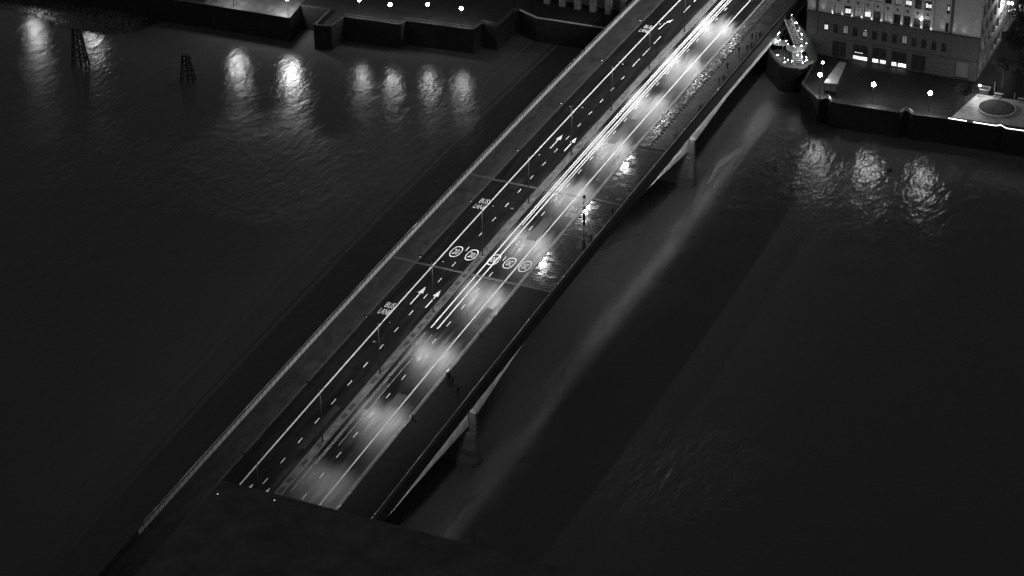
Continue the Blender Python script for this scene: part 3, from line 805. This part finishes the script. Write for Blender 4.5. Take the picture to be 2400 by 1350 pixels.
def arc_platform(cx, cy_, r, a0, a1, z, glass_h, n=9, name='landing', dots_on=True):
    pts = [(cx + r * math.cos(R(a0 + (a1 - a0) * i / n)), cy_ + r * math.sin(R(a0 + (a1 - a0) * i / n))) for i in range(n + 1)]
    pl = MB().prism([(x - SO.x, y - SO.y) for x, y in pts], z - .3 - SO.z, z - SO.z).build(name, m_tread, st)
    for i in range(n):
        a, c = pts[i], pts[i + 1]
        ax, ay, cx2, cy2 = a[0] * .97 + c[0] * .03, a[1] * .97 + c[1] * .03, a[0] * .03 + c[0] * .97, a[1] * .03 + c[1] * .97
        MB().hexa([sp(ax, ay, z + .02), sp(cx2, cy2, z + .02), sp(cx2, cy2 + .04, z + .02), sp(ax, ay + .04, z + .02), sp(ax, ay, z + glass_h), sp(cx2, cy2, z + glass_h), sp(cx2, cy2 + .04, z + glass_h), sp(ax, ay + .04, z + glass_h)]).build('balustrade_panel', m_glass, pl)
        if dots_on and i % 2 == 0: dot(a[0], a[1], z + glass_h + .1)
    MB().tube([sp(x, y, z + glass_h + .05) for x, y in pts], .04, 5).build('handrail', m_steel, pl)
arc_platform(21.4, 105.6, 2.2, 190, 385, -5.0, 1.05)
arc_platform(17.3, 107.6, 2.0, 120, 330, -5.2, 1.0, 8)
# base platform with glass balustrade
bp_pts = [(15.2, 106.6), (17.4, 103.4), (19.9, 100.6), (21.4, 100.2), (22.9, 100.5), (24.6, 101.8), (25.8, 104.6), (24.5, 108.5), (16.0, 108.8)]
pl = MB().prism([(x - SO.x, y - SO.y) for x, y in bp_pts], .02, .12).build('platform', m_plat, st)
for i in range(6):
    a, c = Vector(bp_pts[i]), Vector(bp_pts[i + 1]); n = max(1, int((c - a).length / 1.1))
    for k in range(n):
        p, q = a + (c - a) * (k + .04) / n, a + (c - a) * (k + .96) / n
        MB().hexa([sp(p.x, p.y, QZ + .14), sp(q.x, q.y, QZ + .14), sp(q.x, q.y + .04, QZ + .14), sp(p.x, p.y + .04, QZ + .14), sp(p.x, p.y, QZ + 1.1), sp(q.x, q.y, QZ + 1.1), sp(q.x, q.y + .04, QZ + 1.1), sp(p.x, p.y + .04, QZ + 1.1)]).build('balustrade_panel', m_glass, pl)
MB().tube([sp(x, y, QZ + 1.16) for x, y in bp_pts[:7]], .045, 5).build('handrail', m_steel, pl)
for x, y in ((18.6, 104.2), (19.6, 103.3), (20.6, 102.8), (21.6, 102.6), (24.2, 103.5), (23.8, 105.6)): dot(x, y, QZ + 1.0)
for x, y in ((18.2, 105.2), (19.5, 104.2), (20.7, 104.0)):
    MB().tube([sp(x, y, QZ + .1), sp(19.4 + (x - 19.4) * .6, 105.2, -5.3)], .1, 6).build('support_leg', m_dark_metal, st)
# steel shell curling round the back of the stair
b = MB(); n = 14
for i in range(n + 1):
    f = i / n; an = R(-35 + 150 * f)
    bx, by = 21.6 + 4.3 * math.cos(an), 106.3 + 5.2 * math.sin(an)
    tx, ty = 18.2 + 2.6 * math.cos(an) * (1 - f * .6), 110.2 + 1.9 * math.sin(an)
    b.v += [sp(bx, by, QZ + .1), sp(bx * .5 + tx * .5 + .7 * math.cos(an), by * .5 + ty * .5 + .7 * math.sin(an), -4.6), sp(tx, ty, -1.0 - 3.2 * (1 - f) ** 1.5)]
for i in range(n):
    for j in range(2): b.f.append([i * 3 + j, (i + 1) * 3 + j, (i + 1) * 3 + j + 1, i * 3 + j + 1])
sh = b.build('shell', mat('shell_steel', .35, .38, .5, metal=.8, nscale=2, namt=.4), st)
sm = sh.modifiers.new('thick', 'SOLIDIFY'); sm.thickness = .08
for i in range(0, n + 1, 2):
    MB().tube([b.v[i * 3], b.v[i * 3 + 1], b.v[i * 3 + 2]], .06, 5).build('rib', m_dark_metal, sh)
m_spotl = mat('added_stair_spotlight', .9, emit=110.0)  # extra lamps added to brighten the landings and flights
for x, y, z in ((17.0, 105.0, -4.4), (16.6, 107.4, -3.6), (22.6, 103.0, -5.6), (24.7, 103.0, -6.3), (19.9, 109.9, -1.4), (21.9, 107.6, -2.8), (18.0, 103.4, -6.6), (20.4, 101.3, -6.9)):
    MB().ball(sp(x, y, z), .1, 8, 6).build('added_spotlight', m_spotl, st, smooth=True)
for a, c in (((18.0, 110.2, -2.0), (18.4, 103.6, QZ + .1)), ((18.2, 110.0, -2.2), (20.8, 103.2, QZ + .1)), ((17.9, 109.8, -2.4), (16.9, 104.8, -5.2)), ((19.4, 104.0, -5.3), (18.2, 103.0, QZ + .1)), ((20.2, 103.6, -5.3), (21.4, 102.6, QZ + .1)), ((24.9, 105.0, QZ + .1), (22.6, 106.6, -3.2)), ((25.4, 104.2, QZ + .1), (23.4, 105.2, -4.6))):
    MB().tube([sp(*a), sp(*c)], .09, 6).build('strut', m_dark_metal, st)
MB().tube([tuple(Vector(b.v[i * 3 + 2])) for i in range(n + 1)], .06, 6).build('edge_tube', m_steel, sh)
MB().tube([tuple(Vector(b.v[i * 3 + 1])) for i in range(n + 1)], .05, 6).build('edge_tube', m_steel, sh)

# ------------------------------------------------------------------ riverside garden
cn = thing('canopy', (31.9, 91.3, QZ), 'long pale sloping canopy roof beside the riverside lawn', 'canopy')
MB().hexa([(0.2, .2, 2.75), (3.0, .8, 2.75), (1.9, 10.4, 2.95), (0.5, 10.3, 2.95), (0.2, .2, 2.85), (3.0, .8, 2.85), (1.9, 10.4, 3.35), (0.5, 10.3, 3.35)]).build('roof', mat('canopy_sheet', .22, .5, .4, nscale=1.2, namt=.4, stretch=(.3, 3, 1)), cn)
for x, y in ((.35, .4), (1.6, .65), (2.85, .95), (.6, 5.2), (2.2, 5.4), (.65, 10), (1.8, 10)):
    MB().tube([(x, y, 0), (x, y, 2.76)], .06, 6).build('post', m_dark_metal, cn)
MB().box(.4, 2.8, .75, .85, .1, 1.0).build('front_panel', m_frame, cn)
lawn = MB().poly([(27.5, 94.5, QZ + .01), (33, 90.5, QZ + .01), (60, 92.2, QZ + .01), (58, 107.5, QZ + .01), (36, 107.0, QZ + .01), (36, 101, QZ + .01), (27.5, 101, QZ + .01)]).build('lawn', mat('lawn_turf', .018, .9, .2, nscale=1.5, namt=.6), kind='structure')
MB().poly([(59.8, 92.0, QZ + .012), (90, 94.5, QZ + .012), (90, 105.5, QZ + .012), (62.0, 104.6, QZ + .012)]).build('plaza', mat('plaza_stone', .34, .6, .4, nscale=.55, namt=.55, detail=6), kind='structure')
rl = thing('round_lawn', (67.5, 99.5, QZ + .02), 'dark round lawn with a pale stone rim at the right edge', 'round lawn')
n = 40; ring = MB()
inner = [(3.75 * math.cos(2 * math.pi * i / n), 3.75 * math.sin(2 * math.pi * i / n)) for i in range(n)]
for i in range(n):
    j = (i + 1) % n; o1 = (inner[i][0] * 1.06, inner[i][1] * 1.06); o2 = (inner[j][0] * 1.06, inner[j][1] * 1.06)
    ring.hexa([(*inner[i], 0), (*o1, 0), (*o2, 0), (*inner[j], 0), (*inner[i], .3), (*o1, .3), (*o2, .3), (*inner[j], .3)])
ring.build('rim', m_panel, rl); MB().prism([(x * .995, y * .995) for x, y in inner], 0, .2).build('turf', mat('round_turf', .06, .9, .2, nscale=1.5, namt=.5), rl)
def gl_rail(a, c, label):
    t = thing('railing', (a[0], a[1], QZ), label, 'railing'); d = Vector((c[0] - a[0], c[1] - a[1], 0)); L = d.length; d.normalize()
    MB().tube([(0, 0, 1.0), tuple(d * L + Vector((0, 0, 1.0)))], .04, 5).build('handrail', m_cope, t)
    k = int(L / 1.6)
    for i in range(k + 1):
        p = d * (L * i / k); MB().tube([(p.x, p.y, 0), (p.x, p.y, 1)], .03, 4).build('post', m_dark_metal, t)
gl_rail((36.5, 108.3), (47.8, 108.2), 'thin pale railing in front of the three lit shop windows')
gl_rail((49.5, 108.2), (54.6, 108.0), 'short pale railing in front of the dark ground-floor bays')
def planter(x, y, sx, sy, h, label):
    t = thing('planter', (x, y, QZ + .012), label, 'planter')
    MB().box(-sx, sx, -sy, sy, 0, h).build('box', m_frame, t)
    for a in ((-sx, sx, -sy, -sy + .1), (-sx, sx, sy - .1, sy), (-sx, -sx + .1, -sy + .1, sy - .1), (sx - .1, sx, -sy + .1, sy - .1)):
        MB().box(a[0], a[1], a[2], a[3], h + .002, h + .06).build('rim', m_panel, t)
    leaves((0, 0, h), (sx * .75, sy * .75, .35), 60, .14).build('plant', m_leaf, t)
def leaves(c, rad, n, s):
    b = MB(); c = Vector(c)
    for i in range(n):
        d = Vector((random.gauss(0, 1), random.gauss(0, 1), random.gauss(0, 1))).normalized() * random.uniform(.45, 1.0) ** .5
        k = .8 + .35 * math.sin(d.x * 5 + c.x) * math.cos(d.z * 4 + d.y * 3)
        p = c + Vector((d.x * rad[0] * k, d.y * rad[1] * k, d.z * rad[2] * k))
        u = Vector((random.gauss(0, 1), random.gauss(0, 1), random.gauss(0, .6))).normalized(); v = u.orthogonal().normalized(); v.rotate(Matrix.Rotation(random.uniform(0, 6.3), 3, u))
        a = s * random.uniform(.6, 1.3)
        b.poly([p - u * a, p + v * a * .6, p + u * a, p - v * a * .6])
    return b
planter(63.3, 105.6, 1.0, .9, 1.1, 'square dark planter with a pale rim at the lawn corner')
def tree(x, y, h, cr, label, n=1500, s=.22, group='trees in the riverside garden'):
    t = thing('tree', (x, y, QZ), label, 'tree', group)
    th = h - cr * 1.3
    tr = MB(); tr.tube([(0, 0, 0), (.06, .03, th * .5), (0, .08, th + cr * .3)], [.2, .15, .08], 7)
    for k in range(5):
        a = k * 1.26 + random.uniform(-.3, .3)
        tr.tube([(0, .05, th * .75 + .15 * k), (cr * .4 * math.cos(a), cr * .4 * math.sin(a), th + cr * .35), (cr * .75 * math.cos(a), cr * .75 * math.sin(a), th + cr * (.5 + .1 * k))], [.09, .06, .025], 5)
    tr.build('trunk', m_bark, t)
    cb = MB()
    for k in range(7):
        a = k * .9; q = leaves((cr * .5 * math.cos(a) * (k > 0), cr * .5 * math.sin(a) * (k > 0), th + cr * (.5 + .12 * k)), (cr * .6, cr * .6, cr * .5), n // 7, s)
        o = len(cb.v); cb.v += q.v; cb.f += [[i + o for i in f] for f in q.f]
    cb.build('crown', m_leaf, t)
tree(60.6, 98.2, 4.6, 1.9, 'round dark tree with a lit trunk left of the round lawn', 1800, .2)
tree(66.0, 109.5, 6.5, 2.4, 'dark tree behind the paved plaza, nearest the office end wall')
tree(70.6, 110.5, 7.0, 2.6, 'dark tree behind the plaza at the right edge')
tree(66.5, 118.0, 9.5, 3.6, 'tall dark tree beside the end wall of the office block', 2200, .28)
tree(66.0, 128.0, 10.5, 4.0, 'tall dark tree at the top right beneath the paired lamps', 2200, .28)
def table_set(x, y, label):
    t = thing('picnic_bench', (x, y, QZ + .012), label, 'bench')
    MB().box(-.9, .9, -.35, .35, .70, .76).build('top', m_panel, t)
    for s in (-1, 1):
        MB().box(-.9, .9, s * .75 - .14, s * .75 + .14, .42, .47).build('seat', m_panel, t)
        MB().hexa([(s * .7 - .04, -.7, 0), (s * .7 + .04, -.7, 0), (s * .7 + .04, .7, 0), (s * .7 - .04, .7, 0), (s * .7 - .04, -.2, .7), (s * .7 + .04, -.2, .7), (s * .7 + .04, .2, .7), (s * .7 - .04, .2, .7)]).build('leg', m_dark_metal, t)
table_set(66.4, 105.0, 'pale picnic bench on the plaza behind the round lawn')
table_set(71.6, 104.6, 'pale picnic bench on the plaza at the right edge')
for x, y, h, lab in ((65.0, 106.9, 2.4, 'thin pale pole behind the picnic bench on the plaza'), (69.8, 104.9, 1.6, 'short pale post between the two picnic benches')):
    t = thing('marker_post', (x, y, QZ + .0), lab, 'post')
    MB().tube([(0, 0, 0), (.0, 0, h)], .07, 6).build('pole', m_panel, t); MB().tube([(0, 0, 0), (0, 0, .08)], .18, 8).build('foot', m_dark_metal, t)
# low garden light that brightens the plaza
t = thing('garden_lamp', (62.6, 103.2, QZ + .012), 'low garden lamp at the plaza edge beside the planter', 'garden lamp')
MB().tube([(0, 0, 0), (0, 0, 2.6)], .05, 6).build('post', m_dark_metal, t); MB().ball((0, 0, 2.75), .17, 8, 6).build('globe', mat('garden_globe', .9, emit=900.0), t, smooth=True)

# left bank: stone building with a colonnade
cb_ = thing('colonnade_building', (-40, 111, QZ), 'dark building with pale square columns left of the bridge head', 'building')
for k in range(6):
    MB().box(-.4 + k * 3.75, .95 + k * 3.75, .1, 1.2, 0, 9).build('column', mat('column_stone', .16, .8, .3, nscale=1, namt=.3), cb_)
MB().box(-6, 22, 3.0, 20, 0, 16).build('wall', m_under, cb_)
MB().box(-6, 22, -.2, 3.0, 9, 16).build('upper_wall', m_under, cb_)

# ------------------------------------------------------------------ black building at the south end
sb = thing('south_building', (19.8, -139.2, QZ), 'black flat-roofed office block covering the near end of the bridge', 'building')
MB().box(0, 52, -46, 0, 0, 48 - .02).build('block', m_roof, sb)
MB().box(0, 52, -.5, 0, 48 - .018, 48.0).build('roof_edge', m_roof, sb); MB().box(0, .5, -46, -.502, 48 - .018, 48.0).build('roof_edge', m_roof, sb)
for x, y, lab in ((21.1, -142.6, 'tiny roof light near the left corner of the black roof'), (28.6, -140.9, 'tiny roof light on the black roof below the lane arrows')):
    t = thing('roof_light', (x, y, 40.0), lab, 'roof light')
    MB().tube([(0, 0, -.02), (0, 0, .3)], .05, 6).build('stem', m_dark_metal, t); MB().ball((0, 0, .36), .07, 8, 6).build('bulb', mat('bulb', .9, emit=1.2), t, smooth=True)
MB().poly([(-900, -136, -7.2), (900, -150, -7.2), (900, -900, -7.2), (-900, -900, -7.2)][::-1]).build('south_ground', m_quay_dark, kind='structure')

# ------------------------------------------------------------------ things on the bridge
cc = thing('camera_pole', (14.7, 0.2, 0.12), 'tall dark equipment pole with boxes and a camera on the wet footway', 'pole')
MB().tube([(0, 0, 0), (0, 0, 1.2), (0, 0, 10.4)], [.12, .09, .06], 8).build('pole', m_dark_metal, cc)
MB().box(-.2, .2, -.16, .16, 5.3, 6.5).build('equipment_box', m_dark_metal, cc); MB().box(-.16, .16, -.2, .2, 4.3, 5.1).build('equipment_box', m_dark_metal, cc)
MB().box(-.7, .2, -.05, .05, 6.65, 6.75).build('bracket', m_dark_metal, cc); MB().box(-.95, -.55, -.12, .12, 5.6, 5.85).build('camera', m_dark_metal, cc)
MB().box(-.15, .2, -.15, .15, 9.9, 10.5).build('camera', m_dark_metal, cc); MB().ball((0, 0, 8.0), .2, 8, 6).build('camera_dome', m_dark_metal, cc, smooth=True)
MB().box(-.22, .22, -.3, .3, 0, 1.25).build('cabinet', m_dark_metal, cc)
bn = thing('litter_bin', (10.15, -49.2, 0.13 + dz(-49.2)), 'litter bin with a pale hood on the kerb of the dark footway', 'bin')
MB().prism([(.4 * math.cos(a * math.pi / 5), .4 * math.sin(a * math.pi / 5)) for a in range(10)], 0, 1.0).build('body', m_dark_metal, bn)
MB().prism([(.45 * math.cos(a * math.pi / 5), .45 * math.sin(a * math.pi / 5)) for a in range(10)], 1.15, 1.35, [(.2 * math.cos(a * math.pi / 5), .2 * math.sin(a * math.pi / 5)) for a in range(10)]).build('hood', m_steel, bn)
for a in (45, 135, 225, 315): MB().tube([(.34 * math.cos(R(a)), .34 * math.sin(R(a)), 1.0), (.34 * math.cos(R(a)), .34 * math.sin(R(a)), 1.16)], .03, 4).build('support', m_dark_metal, bn)
for x, y, lab in ((9.85, -35.5, 'short dark bollard on the kerb, upper of the two by the dark footway'), (9.85, -62.6, 'short dark bollard on the kerb, lower of the two by the dark footway')):
    t = thing('bollard', (x, y, .13 + dz(y)), lab, 'bollard')
    MB().tube([(0, 0, 0), (0, 0, .75), (0, 0, .8)], [.13, .1, .13], 8).build('post', m_dark_metal, t); MB().ball((0, 0, .86), .13, 8, 6).build('cap', m_steel, t, smooth=True)

# people: one continuous skinned body per pose, shared between figures
def person_mesh(pose):
    J = dict(pelvis=(0, 0, .95), waist=(0, 0, 1.1), chest=(0, .01, 1.33), neck=(0, .02, 1.49), head=(0, .04, 1.60), crown=(0, .03, 1.72),
             hl=(-.09, 0, .92), hr=(.09, 0, .92), sl=(-.19, 0, 1.42), sr=(.19, 0, 1.42))
    if pose == 'walk':
        J.update(kl=(-.1, .18, .5), al=(-.1, .25, .08), tl=(-.1, .42, .04), kr=(.1, -.05, .5), ar=(.1, -.32, .12), tr=(.1, -.2, .03), el=(-.25, -.14, 1.16), wl=(-.25, -.08, .92), er=(.25, .1, 1.16), wr=(.24, .26, .95))
    elif pose == 'lean':
        J.update(chest=(0, .12, 1.3), neck=(0, .2, 1.44), head=(0, .26, 1.53), crown=(0, .28, 1.65), sl=(-.19, .14, 1.38), sr=(.19, .14, 1.38), kl=(-.1, .03, .5), al=(-.1, 0, .08), tl=(-.1, .16, .03), kr=(.1, .02, .5), ar=(.1, -.05, .08), tr=(.1, .1, .03), el=(-.24, .32, 1.2), wl=(-.12, .5, 1.12), er=(.24, .32, 1.2), wr=(.12, .5, 1.12))
    else:
        J.update(kl=(-.1, .02, .5), al=(-.11, 0, .08), tl=(-.12, .17, .03), kr=(.1, .02, .5), ar=(.11, -.02, .08), tr=(.13, .14, .03), el=(-.25, -.02, 1.16), wl=(-.23, .1, .93), er=(.25, -.02, 1.16), wr=(.22, .1, .93))
    Rr = dict(pelvis=.155, waist=.145, chest=.165, neck=.06, head=.1, crown=.06, hl=.1, hr=.1, sl=.075, sr=.075, kl=.068, kr=.068, al=.05, ar=.05, tl=.04, tr=.04, el=.05, er=.05, wl=.04, wr=.04)
    E_ = [('pelvis', 'waist'), ('waist', 'chest'), ('chest', 'neck'), ('neck', 'head'), ('head', 'crown'), ('pelvis', 'hl'), ('pelvis', 'hr'), ('hl', 'kl'), ('kl', 'al'), ('al', 'tl'), ('hr', 'kr'), ('kr', 'ar'), ('ar', 'tr'),
          ('chest', 'sl'), ('chest', 'sr'), ('sl', 'el'), ('el', 'wl'), ('sr', 'er'), ('er', 'wr')]
    ks = list(J); me = bpy.data.meshes.new('body'); me.from_pydata([J[k] for k in ks], [(ks.index(a), ks.index(c)) for a, c in E_], [])
    o = bpy.data.objects.new('tmp', me); C.objects.link(o)
    o.modifiers.new('skin', 'SKIN'); sd = o.modifiers.new('sub', 'SUBSURF'); sd.levels = 1; sd.render_levels = 1
    bpy.context.view_layer.update()
    if not me.skin_vertices: me.skin_vertices.new() if hasattr(me.skin_vertices, 'new') else None
    for i, k in enumerate(ks):
        sv = me.skin_vertices[0].data[i]; sv.radius = (Rr[k], Rr[k] * (.72 if k in ('chest', 'waist', 'pelvis') else 1)); sv.use_root = (k == 'pelvis')
    bpy.context.view_layer.update()
    res = bpy.data.meshes.new_from_object(o.evaluated_get(bpy.context.evaluated_depsgraph_get()))
    bpy.data.objects.remove(o); res.name = 'body'
    for p in res.polygons: p.use_smooth = True
    return res, J
m_coat = mat('dark_coat', .02, .8, .3, nscale=4, namt=.4); m_coat2 = mat('pale_coat', .12, .8, .3, nscale=4, namt=.3); m_hair = mat('dark_hair', .012, .6, .4)
PM = {k: person_mesh(k) for k in ('stand', 'walk', 'lean')}
hair_me = MB().ball((0, 0, 0), .115, 8, 6, (1, 1.05, .8)).mesh('hair', True); hair_me.materials.append(m_hair)
PV = {}
def person(x, y, rz, pose, label, coat=m_coat, h=1.0, z=None):
    key = (pose, coat.name)
    if key not in PV:
        me = PM[pose][0].copy(); me.materials.clear(); me.materials.append(coat); PV[key] = me
    o = link('person', PV[key], None, None, label, 'person', 'people on the footway')
    o.location = (x, y, (.15 + dz(y)) if z is None else z); o.rotation_euler = (0, 0, rz); o.scale = (h, h, h)
    hd = link('hair', hair_me, None, o); hc = PM[pose][1]['crown']; hd.location = (hc[0], hc[1] - .03, hc[2] - .03)
    return o
for a in ((14.1, 81.2, 0, 'walk', 'lone person in a dark coat walking up the wide footway'),
          (14.9, 73.7, R(180), 'stand', 'person in a pale coat standing beside a dark-coated one near the parapet', m_coat2),
          (15.4, 75.0, R(170), 'walk', 'person in a dark coat beside the pale-coated one near the parapet'),
          (15.0, 91.2, R(10), 'walk', 'left one of the dark pair walking near the stair'),
          (15.4, 92.6, R(10), 'walk', 'right one of the dark pair walking near the stair'),
          (13.7, 89.5, R(185), 'walk', 'person in dark clothes walking alone left of the pair near the stair'),
          (13.9, 97.6, R(0), 'stand', 'dark figure standing in the group closest to the stair head, left one'),
          (14.6, 98.2, R(90), 'stand', 'dark figure standing in the group closest to the stair head, middle one'),
          (15.2, 98.9, R(200), 'stand', 'dark figure standing in the group closest to the stair head, right one'),
          (15.55, 60.0, R(-90), 'lean', 'person leaning on the dark parapet above the far pier'),
          (15.5, 46.0, R(-90), 'lean', 'person leaning on the dark parapet just below the far pier'),
          (15.6, 1.6, R(180), 'stand', 'dark figure by the parapet next to the equipment pole'),
          (15.5, 12.5, R(170), 'walk', 'dark figure by the parapet near the cross joint of the deck'),
          (12.0, -51.5, R(180), 'walk', 'person on the dark footway below the litter bin, left of the group'),
          (14.0, -53.6, R(20), 'stand', 'figure on the dark footway by the near pier, left of the close pair'),
          (14.9, -52.4, R(-60), 'stand', 'figure on the dark footway by the near pier, right of the close pair')):
    person(*a)
person(39.0, 109.4, R(180), 'stand', 'silhouetted person outside the middle lit shop window', z=QZ)
person(43.0, 109.4, R(180), 'stand', 'silhouetted person outside the right lit shop window', z=QZ)
